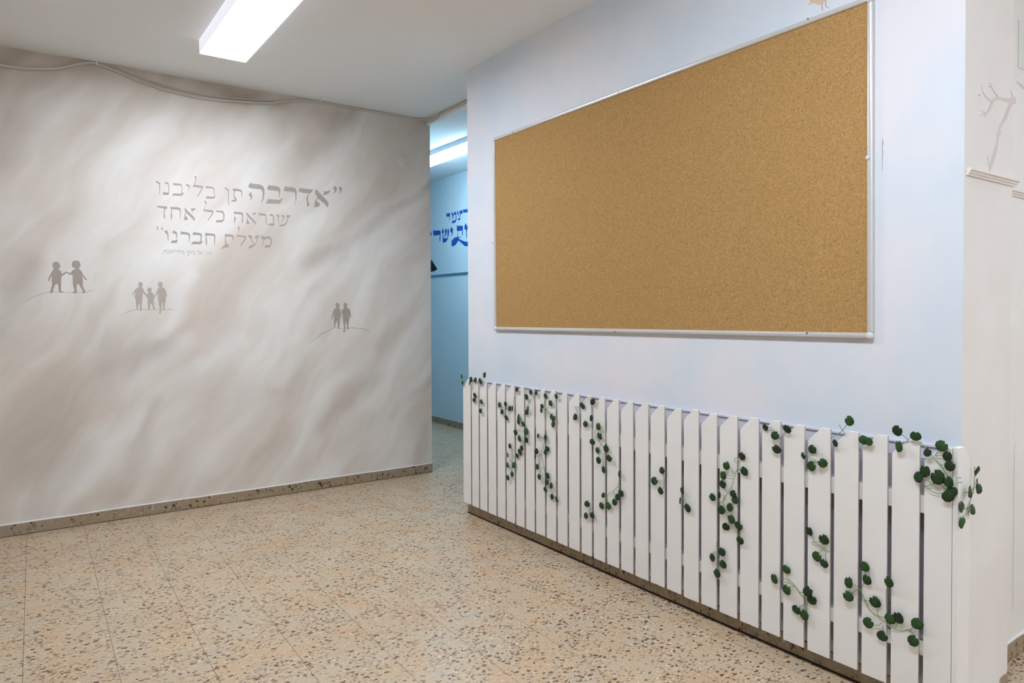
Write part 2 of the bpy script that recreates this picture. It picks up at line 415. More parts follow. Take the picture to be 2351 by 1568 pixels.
# dado mouldings: profile swept along a wall
def moulding(name, a, b, n, z, mat, size=1.0):
    a, b, n = Vector(a), Vector(b), Vector(n)
    prof = [(0, -.016), (.008, -.016), (.010, -.008), (.016, -.004), (.018, .004), (.026, .008), (.026, .016), (.014, .019), (0, .019)]
    bm = bmesh.new(); R_ = []
    for e in (a, b): R_.append([bm.verts.new(e+n*(d*size)+Vector((0, 0, z+h*size))) for d, h in prof])
    k = len(prof)
    for i in range(k): bm.faces.new((R_[0][i], R_[0][(i+1) % k], R_[1][(i+1) % k], R_[1][i]))
    bm.faces.new(R_[0]); bm.faces.new(R_[1][::-1])
    return struct(name, bm, mat)
moulding('trim_6', (XR+.014, YN, 0), (XE+.02, YN, 0), (0, -1, 0), 1.788, M['dado'], .65)
moulding('trim_7', (XE, YQ, 0), (X1, YQ, 0), (0, -1, 0), 1.788, M['dado'], .65)
moulding('trim_8', (XB, YQ+.16, 0), (XB, Y1, 0), (-1, 0, 0), 1.79, M['bluedado'], .8)
# plaster patch on the set-back wall, and a grey sheet standing in for shade
def patch(a, b, th, mat, name):
    bm = bmesh.new(); pts = [(a[0]+.004, YQ, a[1]), (b[0], YQ, a[1]), (b[0], YQ, b[1]-.02), (a[0]+.10, YQ, b[1]-.012), (a[0]+.045, YQ, b[1]), (a[0]+.01, YQ, b[1]+.006), (a[0], YQ, b[1]-.03)]
    flat(bm, pts, (0, -1, 0), th, .001); return struct(name, bm, mat, bevel=.001)
patch((3.135, .185), (3.9, .83), .0025, M['cream'], 'trim_9')
struct('shade_sheet', bx((3.133, YQ-.003, 2.27), (4.2, YQ+.001, 2.45)), M['grey'], bevel=.001)
# lilac-white panelling behind the fence, with thin horizontal grooves
bm = bmesh.new(); zz = .072
for i, top in enumerate([.20, .33, .46, .59, .72, .85, .894]):
    box(bm, (XR-.004, YN+.002, zz), (XR, YE, top-.003)); box(bm, (XR-.002, YN+.003, top-.003), (XR, YE-.001, top)); zz = top
box(bm, (XR-.010, YN, .894), (XR, YE, .9))
struct('trim_11', bm, M['wain'])

# ------------------------------------------------------------------ lamps
def ceiling_lamp(x0, x1, y0, y1, mat, label, z=H, wrap=False):
    t = empty('ceiling_lamp', ((x0+x1)/2, (y0+y1)/2, z))
    tag(t, label, 'ceiling light')
    e, hgt = .006, .08
    bm = bmesh.new()
    if wrap:                                            # shallow tray, bulging opal cover that also throws light sideways
        box(bm, (x0-e, y0-e, z-.04), (x1+e, y1+e, z)); link('housing', bm, M['housing'], t)
        bm = bmesh.new(); w = x1-x0
        prof = [(0, 0), (.004, -.02), (.016, -.034), (.04, -.041), (w-.04, -.041), (w-.016, -.034), (w-.004, -.02), (w, 0)]
        R_ = [[bm.verts.new((x0+a, y, z-.04+b)) for a, b in prof] for y in (y0, y1)]
        for i in range(len(prof)): bm.faces.new((R_[0][i], R_[0][(i+1) % len(prof)], R_[1][(i+1) % len(prof)], R_[1][i]))
        bm.faces.new(R_[0]); bm.faces.new(R_[1][::-1])
        link('diffuser', bm, mat, t); return t
    box(bm, (x0-e, y0-e, z-hgt+.02), (x1+e, y1+e, z))   # open-bottomed white tray
    box(bm, (x0-e, y0-e, z-hgt), (x0, y1+e, z-hgt+.02)); box(bm, (x1, y0-e, z-hgt), (x1+e, y1+e, z-hgt+.02))
    box(bm, (x0, y0-e, z-hgt), (x1, y0, z-hgt+.02)); box(bm, (x0, y1, z-hgt), (x1, y1+e, z-hgt+.02))
    link('housing', bm, M['glow'], t)
    link('diffuser', bx((x0+.001, y0+.001, z-hgt-.002), (x1-.001, y1-.001, z-hgt+.012)), mat, t)
    return t
ceiling_lamp(.912, 1.165, 3.25, 4.445, M['lamp'], 'lit white ceiling panel lamp above the mural wall with the lettering')
for (x0, y0) in ((.912, .3), (3.6, -1.6), (.912, -2.6)):  # unseen room lamps; bulging covers chosen to lighten the ceiling
    ceiling_lamp(x0, x0+.253, y0, y0+1.195, M['lamp4' if x0 > 2 else 'lamp2'], {(.912, .3): 'added unseen ceiling lamp in front of the cork board', (3.6, -1.6): 'added unseen ceiling lamp over the side room beyond the wall end', (.912, -2.6): 'added unseen ceiling lamp at the back of the room'}[(x0, y0)], wrap=True)
ceiling_lamp(3.40, 3.59, 5.43, 6.63, M['lamp3'], 'lit white strip lamp on the blue corridor ceiling beyond the passage', H-.008, wrap=True)

# ------------------------------------------------------------------ cork board
yb0, yb1, zb0, zb1 = 3.673, 1.285, 1.2405, 2.4435
cb = empty('cork_board', (XR, (yb0+yb1)/2, (zb0+zb1)/2))
tag(cb, 'large brown cork notice board in a slim aluminium frame on the pale blue wall', 'notice board')
fw = .020
cb.rotation_euler.x = -.0055                    # it hangs a touch out of level
link('cork_panel', bx((XR-.011, yb1+.01, zb0+.01), (XR-.001, yb0-.01, zb1-.01)), M['cork'], cb)
for a, b in (((yb1+fw, zb0), (yb0-fw, zb0+fw)), ((yb1+fw, zb1-fw), (yb0-fw, zb1)), ((yb1, zb0+fw), (yb1+fw, zb1-fw)), ((yb0-fw, zb0+fw), (yb0, zb1-fw))):
    r_ = link('frame_rail', bx((XR-.02, a[0], a[1]), (XR-.0005, b[0], b[1])), M['alu'], cb, bevel=.007, seg=3)
for y in (yb1, yb0-fw-.003):
    for z in (zb0, zb1-fw-.003):
        link('corner_cap', bx((XR-.0225, y-.001, z-.001), (XR-.0003, y+fw+.004, z+fw+.004)), M['cap'], cb, bevel=.010, seg=4)
def disc(c, n, r, d, seg=12):
    bm = bmesh.new(); c, n = Vector(c), Vector(n).normalized(); a = Vector((0, 0, 1)) if abs(n.z) < .9 else Vector((1, 0, 0)); u = n.cross(a).normalized(); w = n.cross(u)
    tube(bm, [c, c+n*d], r, seg); return bm
for (px, py) in ((1178, 302), (1421, 212), (1857, 46), (1411, 761), (1851, 768), (1132, 556), (1994, 366)):
    q = on(px, py, 0, XR-.019)
    link('screw', disc((XR-.0195, q.y, q.z), (-1, 0, 0), .0035 if px != 1994 else .006, .0016 if px != 1994 else .008), M['screw'] if px != 1994 else M['cap'], cb)

# ------------------------------------------------------------------ picket fence
PK = [3.981, 3.872, 3.777, 3.679, 3.577, 3.478, 3.379, 3.282, 3.184, 3.087, 2.988, 2.891, 2.79, 2.694, 2.594, 2.494, 2.396, 2.297, 2.196,
      2.097, 1.999, 1.902, 1.799, 1.697, 1.6, 1.498, 1.395, 1.291, 1.19, 1.086]      # far edges of the boards
fen = empty('picket_fence', (XF+.02, (YN+YE)/2, 0))
tag(fen, 'low white picket fence with slanted board tops fixed along the pale blue wall', 'fence')
for i, y in enumerate(PK):
    y2 = PK[i+1]+.0145 if i+1 < len(PK) else YN+.002
    zt = .918-.006*i/29+random.uniform(-.003, .003)*1 if i < 29 else .905
    zt = .906+.012*i/29+random.uniform(-.003, .003) if i < 29 else .908
    zb = .084-.016*i/29+random.uniform(-.0015, .0015)
    w = y-y2; ch = w*.62
    pr = [(y, zb), (y, zt-.056), (y-ch*.12, zt-.046), (y-ch, zt), (y2, zt), (y2, zb)]
    bm = bmesh.new()
    A = [bm.verts.new((XF, a, b)) for a, b in pr]; B = [bm.verts.new((XF+.009, a, b)) for a, b in pr]
    bm.faces.new(A); bm.faces.new(B[::-1])
    for j in range(len(pr)):
        fc = bm.faces.new((A[j], A[(j+1) % len(pr)], B[(j+1) % len(pr)], B[j]))
        if j in (0, 4) and i < 29: fc.material_index = 1               # long edges toned darker to paint in the shade of the gaps
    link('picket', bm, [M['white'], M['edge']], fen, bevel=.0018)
# the return board round the corner, on the wall end
x0, x1 = XF-.001, XF+.084
pr = [(x0, .066), (x0, .912), (x0+.04, .912), (x1-.008, .874), (x1, .862), (x1, .066)]
bm = bmesh.new()
A = [bm.verts.new((a, YN-.0165, b)) for a, b in pr]; B = [bm.verts.new((a, YN+.0005, b)) for a, b in pr]
bm.faces.new(A); bm.faces.new(B[::-1])
for j in range(len(pr)): bm.faces.new((A[j], A[(j+1) % len(pr)], B[(j+1) % len(pr)], B[j]))
link('picket', bm, M['white'], fen, bevel=.0018)
for z0, z1 in ((.679, .737), (.206, .256)):
    link('rail', bx((XF+.009, YN+.004, z0), (XR-.004, YE-.03, z1)), M['rail'], fen, bevel=.002)

# ------------------------------------------------------------------ cables
def cable(name, label, lpts, hpts, r, dy=0.0):
    pts = []
    for (px, py) in lpts:
        q = on(px, py, 1, YL-r); q.z = min(q.z, H-r-.0005); q.x = min(q.x, XE+.004); pts.append(q)
    for (px, py) in hpts:
        q = on(px, py, 0, XE-.032-r); q.z = min(q.z, H-r-.0005); pts.append(q)
    bm = bmesh.new(); tube(bm, smooth_path(pts, 6), r, 10)
    return tag(link(name, bm, M['cable'], smooth=True), label, 'cable')
cable('cable', 'thick painted cable sagging below the ceiling along the mural wall and into the passage',
      [(-160, 128), (-60, 138), (0, 149), (50, 156), (100, 158), (135, 156), (175, 148), (205, 144), (222, 146), (260, 160), (320, 186), (390, 209), (470, 226), (560, 234), (615, 236), (680, 232), (735, 234), (800, 244), (880, 259), (960, 272)],
      [(996, 274), (1012, 260), (1035, 246), (1072, 233), (1110, 222)], .0085)
cable('cable', 'thinner cable running just above the thick one from the white clip rightwards',
      [(206, 138), (225, 141), (262, 153), (325, 178), (395, 202), (475, 219), (560, 228), (620, 231), (690, 228), (736, 229), (800, 237), (880, 251), (960, 266)],
      [], .005)
for (px, py), lb in (((221, 145), 'small white clip holding the cables near the top left corner'), ((733, 232), 'small white cable clip above the right end of the lettering')):
    q = on(px, py, 1, YL)
    bm = bmesh.new(); box(bm, (q.x-.006, YL-.019, q.z-.014), (q.x+.006, YL, q.z+.014))
    tag(link('cable_clip', bm, M['clip'], bevel=.003), lb, 'cable clip', 'white clips along the cable')
q = on(921, 373, 1, YL)
rp = empty('blanking_plate', q); tag(rp, 'small round junction cover painted over near the right end of the mural wall', 'wall plate')
link('cover', disc(q, (0, -1, 0), .034, .0035, 32), M['mural'], rp, bevel=.001)
link('screw', disc(q+Vector((.022, -.003, -.008)), (0, -1, 0), .004, .0015), M['screw'], rp)

# ------------------------------------------------------------------ painted lettering and pictures
def zoom(x0, y0, sc, axis, val):
    return lambda a, b: on(x0+a/sc, y0+b/sc, axis, val)
def paint(name, polys, fn, nrm, mat, parent=None, thick=.0005):
    bm = bmesh.new()
    if parent is not None: thick += .00005*len(parent.children)
    for pg in polys: flat(bm, [fn(*p) for p in pg], nrm, thick)
    return link(name, bm, mat, parent, origin=None if parent else None)
N_L, N_B, N_R, N_E = (0, -1, 0), (-1, 0, 0), (-1, 0, 0), (0, -1, 0)
L1 = zoom(340, 390, 7.4667, 1, YL); L2 = zoom(560, 390, 7.4667, 1, YL); LS = zoom(366, 568, 18.66, 1, YL)
def letters(name, sets, parent, mat):
    bm = bmesh.new()
    for fn, polys in sets:
        for pg in polys: flat(bm, [fn(*p) for p in pg], N_L, .0005)
    return link(name, bm, mat, parent)
T1a = [[(140,182),(205,225),(207,245),(198,420),(190,420),(190,250),(137,212)],
 [(288,206),(330,212),(352,235),(360,270),(362,375),(352,432),(243,425),(262,383),(350,388),(347,250),(285,235)],
 [(430,218),(440,228),(540,236),(575,255),(588,295),(583,390),(600,392),(619,382),(592,435),(575,445),(412,441),(432,406),(570,408),(578,300),(560,270),(428,262)],
 [(655,236),(705,262),(722,285),(685,360),(680,358),(700,295),(650,265)],
 [(800,105),(830,122),(830,145),(798,258),(880,270),(935,278),(942,300),(925,345),(850,465),(843,462),(862,420),(915,330),(918,310),(768,288),(775,265),(788,255),(815,150),(793,122)],
 [(990,270),(1000,280),(1085,290),(1120,300),(1140,335),(1140,425),(1130,430),(1128,340),(1105,320),(987,312)],
 [(1003,452),(1110,462),(1130,455),(1166,430),(1135,485),(1115,494),(985,490)],
 [(1318,295),(1380,335),(1384,350),(1386,600),(1376,615),(1370,360),(1312,322)],
 [(1455,312),(1465,320),(1560,330),(1600,345),(1615,375),(1612,475),(1605,470),(1598,390),(1575,368),(1485,360),(1478,440),(1515,495),(1518,525),(1508,548),(1445,545),(1420,553),(1440,515),(1490,510),(1468,465),(1465,430),(1472,370),(1452,355)]]
T1b = [[(112,215),(125,235),(245,245),(300,260),(340,300),(355,350),(350,450),(330,520),(295,565),(290,560),(320,480),(318,380),(295,335),(130,318),(85,300),(75,280)],
 [(132,380),(130,415),(147,445),(130,500),(100,532),(110,490),(112,470),(82,430),(95,400)],
 [(435,255),(450,268),(560,278),(610,300),(628,345),(605,470),(597,465),(600,390),(580,362),(420,345),(397,320),(400,300)],
 [(415,498),(590,515),(630,502),(668,470),(640,545),(608,583),(375,575)],
 [(712,275),(725,290),(830,298),(880,318),(905,365),(900,480),(897,540),(885,545),(880,420),(862,382),(690,362),(683,340)],
 [(890,560),(882,580),(865,600),(875,565)],
 [(962,300),(985,312),(1100,330),(1185,335),(1165,380),(1125,405),(1098,460),(1100,540),(1125,595),(1085,642),(1080,560),(1070,490),(1085,440),(1108,402),(1030,398),(930,368)],
 [(1243,315),(1250,345),(1420,520),(1450,580),(1445,620),(1425,650),(1415,620),(1390,590),(1270,490),(1225,410),(1215,375)],
 [(1370,368),(1430,368),(1485,342),(1450,405),(1365,440)],
 [(1258,480),(1272,490),(1250,530),(1260,555),(1300,570),(1295,620),(1280,632),(1215,638),(1188,650),(1210,610),(1212,550)],
 [(1560,275),(1590,300),(1597,335),(1580,375),(1535,410),(1533,405),(1560,360),(1530,315)],
 [(1650,275),(1678,305),(1682,340),(1665,375),(1625,408),(1622,402),(1648,355),(1620,315)]]
T2a = [[(160,610),(175,615),(325,628),(327,655),(315,668),(290,680),(283,740),(292,800),(275,840),(268,835),(268,700),(278,665),(150,640)],
 [(385,630),(395,636),(510,640),(550,652),(560,680),(556,830),(548,835),(545,720),(535,688),(415,672),(405,720),(415,800),(400,850),(390,845),(392,700),(400,672),(377,658)],
 [(630,640),(645,670),(770,790),(803,835),(800,862),(782,880),(775,855),(640,720),(625,675)],
 [(738,655),(745,660),(780,662),(818,652),(800,690),(770,697),(755,740),(748,735),(752,695),(738,685)],
 [(636,728),(646,735),(636,790),(683,825),(680,850),(668,860),(607,860),(625,830),(620,790)],
 [(970,525),(1003,548),(1005,570),(970,665),(975,680),(1090,690),(1115,700),(1120,725),(1105,765),(1025,880),(1015,885),(1035,840),(1095,745),(1092,725),(1060,722),(948,705),(955,680),(988,600),(985,570),(963,548)],
 [(1170,688),(1185,698),(1260,700),(1295,720),(1310,765),(1308,840),(1290,880),(1255,900),(1155,897),(1175,862),(1260,862),(1290,840),(1290,770),(1270,735),(1165,718)],
 [(1478,710),(1490,718),(1590,726),(1625,745),(1628,780),(1625,890),(1612,920),(1607,915),(1610,790),(1595,762),(1470,752),(1467,735)],
 [(1482,785),(1505,828),(1495,880),(1483,920),(1478,915),(1476,830)]]
T2b = [[(52,720),(65,750),(185,875),(207,905),(205,925),(192,945),(185,920),(60,790),(40,750)],
 [(148,738),(175,745),(212,722),(200,760),(165,775),(150,770)],
 [(64,800),(72,805),(62,850),(95,905),(90,928),(38,928),(48,895),(45,870),(55,840)],
 [(258,735),(270,742),(340,748),(380,765),(390,795),(388,900),(378,950),(372,945),(376,800),(355,785),(250,778)],
 [(452,752),(490,762),(515,785),(518,830),(510,880),(522,935),(515,958),(412,950),(435,920),(505,922),(497,880),(500,810),(485,795),(442,785)],
 [(570,758),(608,790),(600,830),(597,870),(605,925),(598,925),(585,860),(588,810),(553,775)],
 [(660,765),(692,785),(690,815),(655,890),(650,885),(672,820),(647,790)],
 [(728,778),(740,780),(802,778),(780,812),(758,820),(750,870),(735,905),(705,952),(690,960),(605,970),(612,942),(690,935),(735,880),(745,820),(725,795)]]
T3a = [[(152,960),(170,968),(170,1030),(148,1028)], [(248,970),(247,1000),(262,1028),(240,1032),(222,1005)],
 [(300,1030),(325,1045),(345,1075),(350,1110),(348,1220),(340,1228),(332,1150),(325,1105),(278,1065)],
 [(430,1035),(475,1055),(498,1080),(497,1140),(487,1195),(508,1205),(490,1250),(480,1256),(388,1252),(408,1212),(480,1208),(478,1105),(417,1082)],
 [(570,1048),(580,1058),(680,1072),(715,1090),(718,1130),(708,1240),(700,1250),(697,1150),(685,1115),(550,1102)],
 [(785,1060),(800,1070),(890,1080),(922,1100),(920,1160),(910,1215),(938,1218),(915,1265),(900,1277),(765,1275),(742,1288),(740,1280),(765,1228),(895,1230),(900,1140),(890,1120),(757,1115)],
 [(985,1072),(1000,1082),(1120,1095),(1150,1105),(1152,1150),(1145,1250),(1140,1290),(1133,1285),(1132,1150),(1120,1130),(1010,1125),(1000,1160),(1012,1240),(1000,1300),(992,1295),(985,1180),(988,1130),(977,1125),(980,1095)],
 [(1322,1092),(1330,1100),(1440,1110),(1468,1130),(1470,1170),(1462,1218),(1455,1210),(1450,1165),(1435,1148),(1345,1142),(1332,1190),(1340,1250),(1382,1290),(1378,1335),(1330,1330),(1285,1345),(1250,1370),(1275,1320),(1325,1280),(1315,1210),(1325,1140),(1310,1135)],
 [(1550,965),(1570,985),(1565,1020),(1540,1110),(1560,1120),(1650,1128),(1680,1145),(1678,1180),(1650,1230),(1585,1312),(1578,1308),(1595,1265),(1655,1175),(1650,1158),(1513,1145),(1530,1115),(1545,1080),(1550,1010),(1535,990)]]
T3b = [[(82,1115),(130,1125),(140,1150),(132,1190),(160,1240),(158,1275),(152,1270),(125,1205),(110,1170),(70,1150)],
 [(205,1125),(235,1128),(272,1108),(250,1160),(235,1180),(228,1230),(190,1295),(140,1330),(70,1355),(95,1305),(160,1275),(210,1240),(220,1180),(182,1165)],
 [(305,1130),(345,1135),(362,1158),(380,1145),(430,1138),(465,1165),(480,1210),(475,1270),(455,1320),(435,1333),(350,1335),(370,1285),(445,1290),(460,1250),(455,1205),(440,1185),(380,1180),(345,1210),(325,1260),(315,1320),(308,1318),(315,1240),(335,1195),(285,1175)]]
TS = [[(130,122),(200,125),(235,165),(190,215)], [(140,200),(135,310)], [(265,125),(330,120),(375,160),(370,220),(320,240),(275,215),(270,135)],
 [(415,125),(455,145),(460,235)], [(395,235),(460,240)], [(505,120),(545,150),(545,240)], [(500,240),(550,240)], [(590,105),(610,140),(592,205)],
 [(630,125),(665,145),(655,205)], [(690,105),(715,140)], [(720,150),(790,150)], [(765,150),(760,240)], [(820,75),(825,110),(800,145),(910,160),(870,250)],
 [(950,145),(985,180),(970,230)], [(1000,150),(1060,195),(1050,260),(980,270)], [(1150,155),(1240,175),(1240,360)], [(1280,140),(1300,165),(1375,185),(1340,250),(1300,270)],
 [(1415,160),(1440,190),(1495,190),(1510,280)], [(1420,290),(1500,290)], [(1545,170),(1590,195),(1575,215)], [(1635,115),(1650,170),(1725,195),(1675,300)],
 [(1760,190),(1855,295)], [(1850,180),(1825,220)], [(1778,220),(1760,290)], [(1945,185),(1990,205)], [(2030,190),(2100,210),(2100,290)], [(2015,305),(2110,305)],
 [(2145,195),(2205,215),(2220,260),(2215,350)]]
wl = empty('wall_lettering', on(560, 500, 1, YL)); tag(wl, 'taupe Hebrew quotation in four lines painted on the pale mural wall', 'lettering')
letters('text_line', [(L1, T1a), (L2, T1b)], wl, M['ink'])
letters('text_line', [(L1, T2a), (L2, T2b)], wl, M['ink'])
letters('text_line', [(L1, T3a), (L2, T3b)], wl, M['ink'])
def thinline(pts, w):
    if len(pts) == 2: pts = [pts[0], ((pts[0][0]+pts[1][0])/2, (pts[0][1]+pts[1][1])/2), pts[1]]
    return ribbon([(a, b, w) for a, b in pts])
letters('text_line', [(LS, [thinline(t, 19) for t in TS])], wl, M['ink'])['label'] = 'tiny fourth line of lettering'

S1 = zoom(40, 570, 5.8775, 1, YL); S2 = zoom(690, 680, 13.06, 1, YL)
P_LEFT = [(472,235),(475,200),(495,185),(530,182),(560,192),(575,225),(577,268),(555,272),(550,285),(580,300),(595,325),(597,350),(640,325),(660,312),(672,320),(660,335),(625,362),(595,378),(592,460),(585,560),(600,585),(622,592),(610,600),(565,598),(553,540),(548,490),(530,480),(510,495),(490,540),(478,590),(470,605),(445,602),(430,597),(445,590),(450,550),(468,490),(462,430),(465,370),(440,410),(428,440),(412,445),(410,430),(430,380),(455,330),(480,290),(490,275),(478,268)]
P_RIGHT = [(735,230),(738,190),(760,168),(800,165),(835,175),(850,215),(852,250),(835,262),(822,270),(850,290),(870,320),(885,355),(938,420),(930,432),(915,425),(875,375),(885,430),(882,490),(890,530),(915,570),(910,605),(880,610),(875,595),(885,580),(860,540),(830,490),(818,478),(800,500),(800,560),(803,600),(790,608),(725,600),(730,595),(765,588),(768,560),(750,500),(745,430),(745,360),(700,355),(670,335),(672,318),(715,335),(735,310),(760,285),(780,275),(765,262),(740,258)]
G_A = [(60,740,2),(110,712,5),(200,660,8),(300,625,8),(400,595,8),(500,588,6),(620,588,6),(720,600,5),(850,592,4),(920,592,7),(1000,570,8),(1080,538,3)]
Q1 = [(1630,480),(1640,458),(1662,452),(1688,465),(1692,495),(1680,522),(1700,550),(1720,595),(1750,635),(1760,660),(1745,665),(1720,630),(1695,600),(1690,660),(1680,740),(1678,800),(1680,840),(1662,848),(1650,830),(1655,790),(1645,735),(1635,760),(1628,800),(1625,835),(1605,832),(1608,800),(1597,740),(1590,675),(1580,665),(1590,590),(1570,620),(1558,650),(1552,645),(1560,605),(1585,560),(1610,535),(1640,522),(1632,505)]
Q2 = [(1752,560),(1762,535),(1785,528),(1808,540),(1812,565),(1800,590),(1830,605),(1848,640),(1845,680),(1840,720),(1848,800),(1862,830),(1835,830),(1825,790),(1815,750),(1800,750),(1788,790),(1785,835),(1762,835),(1760,790),(1757,720),(1758,670),(1740,660),(1735,640),(1755,610),(1772,592),(1755,578)]
Q3 = [(1895,490),(1905,460),(1930,450),(1955,465),(1962,495),(1950,525),(1985,540),(2005,580),(2022,650),(2010,640),(2005,690),(1995,730),(1985,790),(1985,825),(1995,835),(1960,838),(1965,800),(1965,740),(1950,730),(1945,790),(1940,850),(1935,880),(1912,882),(1910,870),(1922,850),(1920,800),(1905,740),(1898,690),(1893,600),(1880,630),(1855,660),(1845,650),(1865,620),(1885,570),(1895,540),(1915,525),(1900,510)]
G_B = [(1385,915,3),(1450,880,6),(1530,845,7),(1600,832,6),(1750,828,5),(1900,828,4),(2000,824,6),(2060,825,7),(2120,838,3)]
D1_ = [(1050,270),(1055,225),(1080,203),(1115,200),(1150,220),(1175,265),(1165,310),(1140,345),(1175,365),(1195,400),(1205,480),(1215,560),(1240,620),(1215,625),(1197,590),(1190,680),(1175,760),(1170,860),(1150,930),(1165,950),(1190,970),(1150,980),(1120,965),(1110,930),(1120,850),(1100,780),(1080,735),(1060,790),(1045,870),(1030,930),(1045,945),(1005,940),(1010,880),(1000,760),(1000,620),(985,530),(965,600),(948,690),(922,690),(930,620),(960,500),(990,415),(1030,370),(1075,345),(1060,310)]
D2_ = [(1290,270),(1295,220),(1325,195),(1360,200),(1390,230),(1395,290),(1390,345),(1440,365),(1485,410),(1505,500),(1512,650),(1490,650),(1475,580),(1460,700),(1445,800),(1430,900),(1440,950),(1465,965),(1420,990),(1380,990),(1385,960),(1390,880),(1375,780),(1365,770),(1345,850),(1340,950),(1335,1050),(1325,1080),(1270,1080),(1290,1040),(1300,950),(1285,800),(1268,680),(1265,560),(1245,515),(1215,525),(1225,465),(1250,410),(1290,365),(1300,340)]
G_C = [(235,1430,6),(300,1370,14),(420,1290,16),(530,1220,18),(620,1130,22),(730,1095,26),(840,1040,24),(980,950,14),(1060,955,8),(1200,965,8),(1320,975,8),(1440,955,14),(1560,945,18),(1680,968,14),(1770,970,16),(1880,978,20),(1990,1025,18),(2090,1055,5)]
def silhouette(label, c, fn, figs, ground, mat):
    t = empty('silhouette_painting', on(*c, 1, YL)); tag(t, label, 'wall painting', 'silhouettes painted on the mural wall')
    for fg in figs: paint('figure', [fg], fn, N_L, mat, t, .0006)
    paint('ground_line', [ribbon(ground)], fn, N_L, M['ground'], t, .0004)
silhouette('painted silhouette of two children holding hands, leftmost on the mural wall', (155, 670), S1, [P_LEFT, P_RIGHT], G_A, M['figure'])
silhouette('painted silhouette of three figures, the smallest in the middle, below the lettering', (345, 712), S1, [Q1, Q2, Q3], G_B, M['figure2'])
silhouette('small painted silhouette of two figures side by side, nearest the passage', (785, 755), S2, [D1_, D2_], G_C, M['figure'])

# blue lettering and the black shape on the corridor wall
E1 = zoom(980, 460, 7.836, 0, XB)
B1 = [[(357,212),(368,250),(395,225),(410,222),(420,262),(413,285),(412,360),(406,360),(405,290),(360,298),(350,265),(352,230)],
 [(450,205),(468,240),(462,340),(456,265),(438,250)],
 [(470,258),(500,205),(515,200),(530,240),(535,330),(520,385),(500,405),(445,412),(460,370),(520,350),(522,270),(505,245),(480,280),(465,345)],
 [(552,180),(572,225),(566,300),(560,260),(540,230)],
 [(590,185),(600,190),(640,170),(645,240),(610,240),(600,300),(600,350),(560,362),(560,325),(590,320),(595,240),(582,220)],
 [(655,155),(665,165),(760,150),(768,190),(760,330),(752,330),(750,215),(660,222),(650,190)]]
B2 = [[(-30,520),(-10,560),(60,740),(75,770),(62,782),(30,740),(-30,600)], [(50,570),(65,548),(87,600),(72,645),(50,655)], [(-35,650),(-20,640),(-15,770),(-45,780)],
 [(120,528),(135,545),(235,540),(250,565),(245,690),(232,760),(228,690),(238,620),(125,635),(112,590)],
 [(285,500),(305,545),(300,600),(300,680),(385,680),(345,750),(285,762),(288,600),(265,575)], [(345,495),(362,555),(350,620),(315,670),(335,600),(322,550)], [(385,490),(400,555),(395,630),(365,690),(375,610),(372,540)],
 [(445,475),(470,520),(465,600),(455,650),(448,580),(420,560),(425,520)],
 [(545,440),(560,460),(640,455),(650,470),(648,600),(640,655),(634,600),(636,540),(545,555),(538,500)],
 [(560,560),(563,655),(620,665),(620,672),(562,672),(600,705),(680,740),(780,750),(780,835),(680,820),(570,720),(520,800),(465,832),(440,800),(450,720),(500,670),(553,655),(553,600)],
 [(695,410),(735,470),(730,520),(722,540),(720,680),(712,680),(706,540),(675,510),(680,460)]]
bl = empty('corridor_lettering', on(1030, 530, 0, XB)); tag(bl, 'royal blue Hebrew lettering in two lines on the light blue corridor wall', 'lettering')
for B in (B1, B2):
    bm = bmesh.new()
    for pg in B: flat(bm, [E1(*p) for p in pg], N_B, .0008)
    link('text_line', bm, M['royal'], bl)
o = paint('painted_cone', [[(20,1085),(62,1068),(90,1078),(192,1240),(130,1275),(62,1290),(-20,1300)]], E1, N_B, M['black'], None, .0008)
tag(o, 'black cone shape painted on the corridor wall above its moulding', 'wall painting')

# bird standing on the board's top edge, painted
BZ = zoom(1830, 0, 11.755, 0, XR)
bd = empty('bird_painting', on(1885, 20, 0, XR)); tag(bd, 'peach bird painted on the wall, standing on the top edge of the cork board', 'wall painting')
paint('body', [[(280,145),(320,100),(345,50),(355,-40),(420,-170),(560,-230),(700,-210),(780,-120),(770,-30),(735,50),(690,110),(620,128),(540,125),(480,100),(430,85),(380,100),(330,128)]], BZ, N_R, M['bird'], bd)
for lg in ([(690,100,22),(672,170,24),(682,240,24),(690,290,26)], [(775,-20,26),(770,70,26),(775,140,28),(810,190,26),(870,222,16)]):
    paint('leg', [ribbon(lg)], BZ, N_R, M['birdline'], bd)

cr = [(2027, 318, 1), (2027, 328, 2.2), (2026, 340, 1.2), (2027, 352, 1.4), (2026, 370, .9), (2026, 392, .6)]
q_ = smooth_path([(a, b, w) for a, b, w in cr], 4); bm = bmesh.new()
flat(bm, [on(p.x+p.z*.35, p.y, 0, XR) for p in q_]+[on(p.x-p.z*.35, p.y, 0, XR) for p in q_[::-1]], N_R, .0006)
tag(link('wall_crack', bm, M['crack']), 'thin dark vertical crack in the pale blue wall just right of the cork board', 'crack')

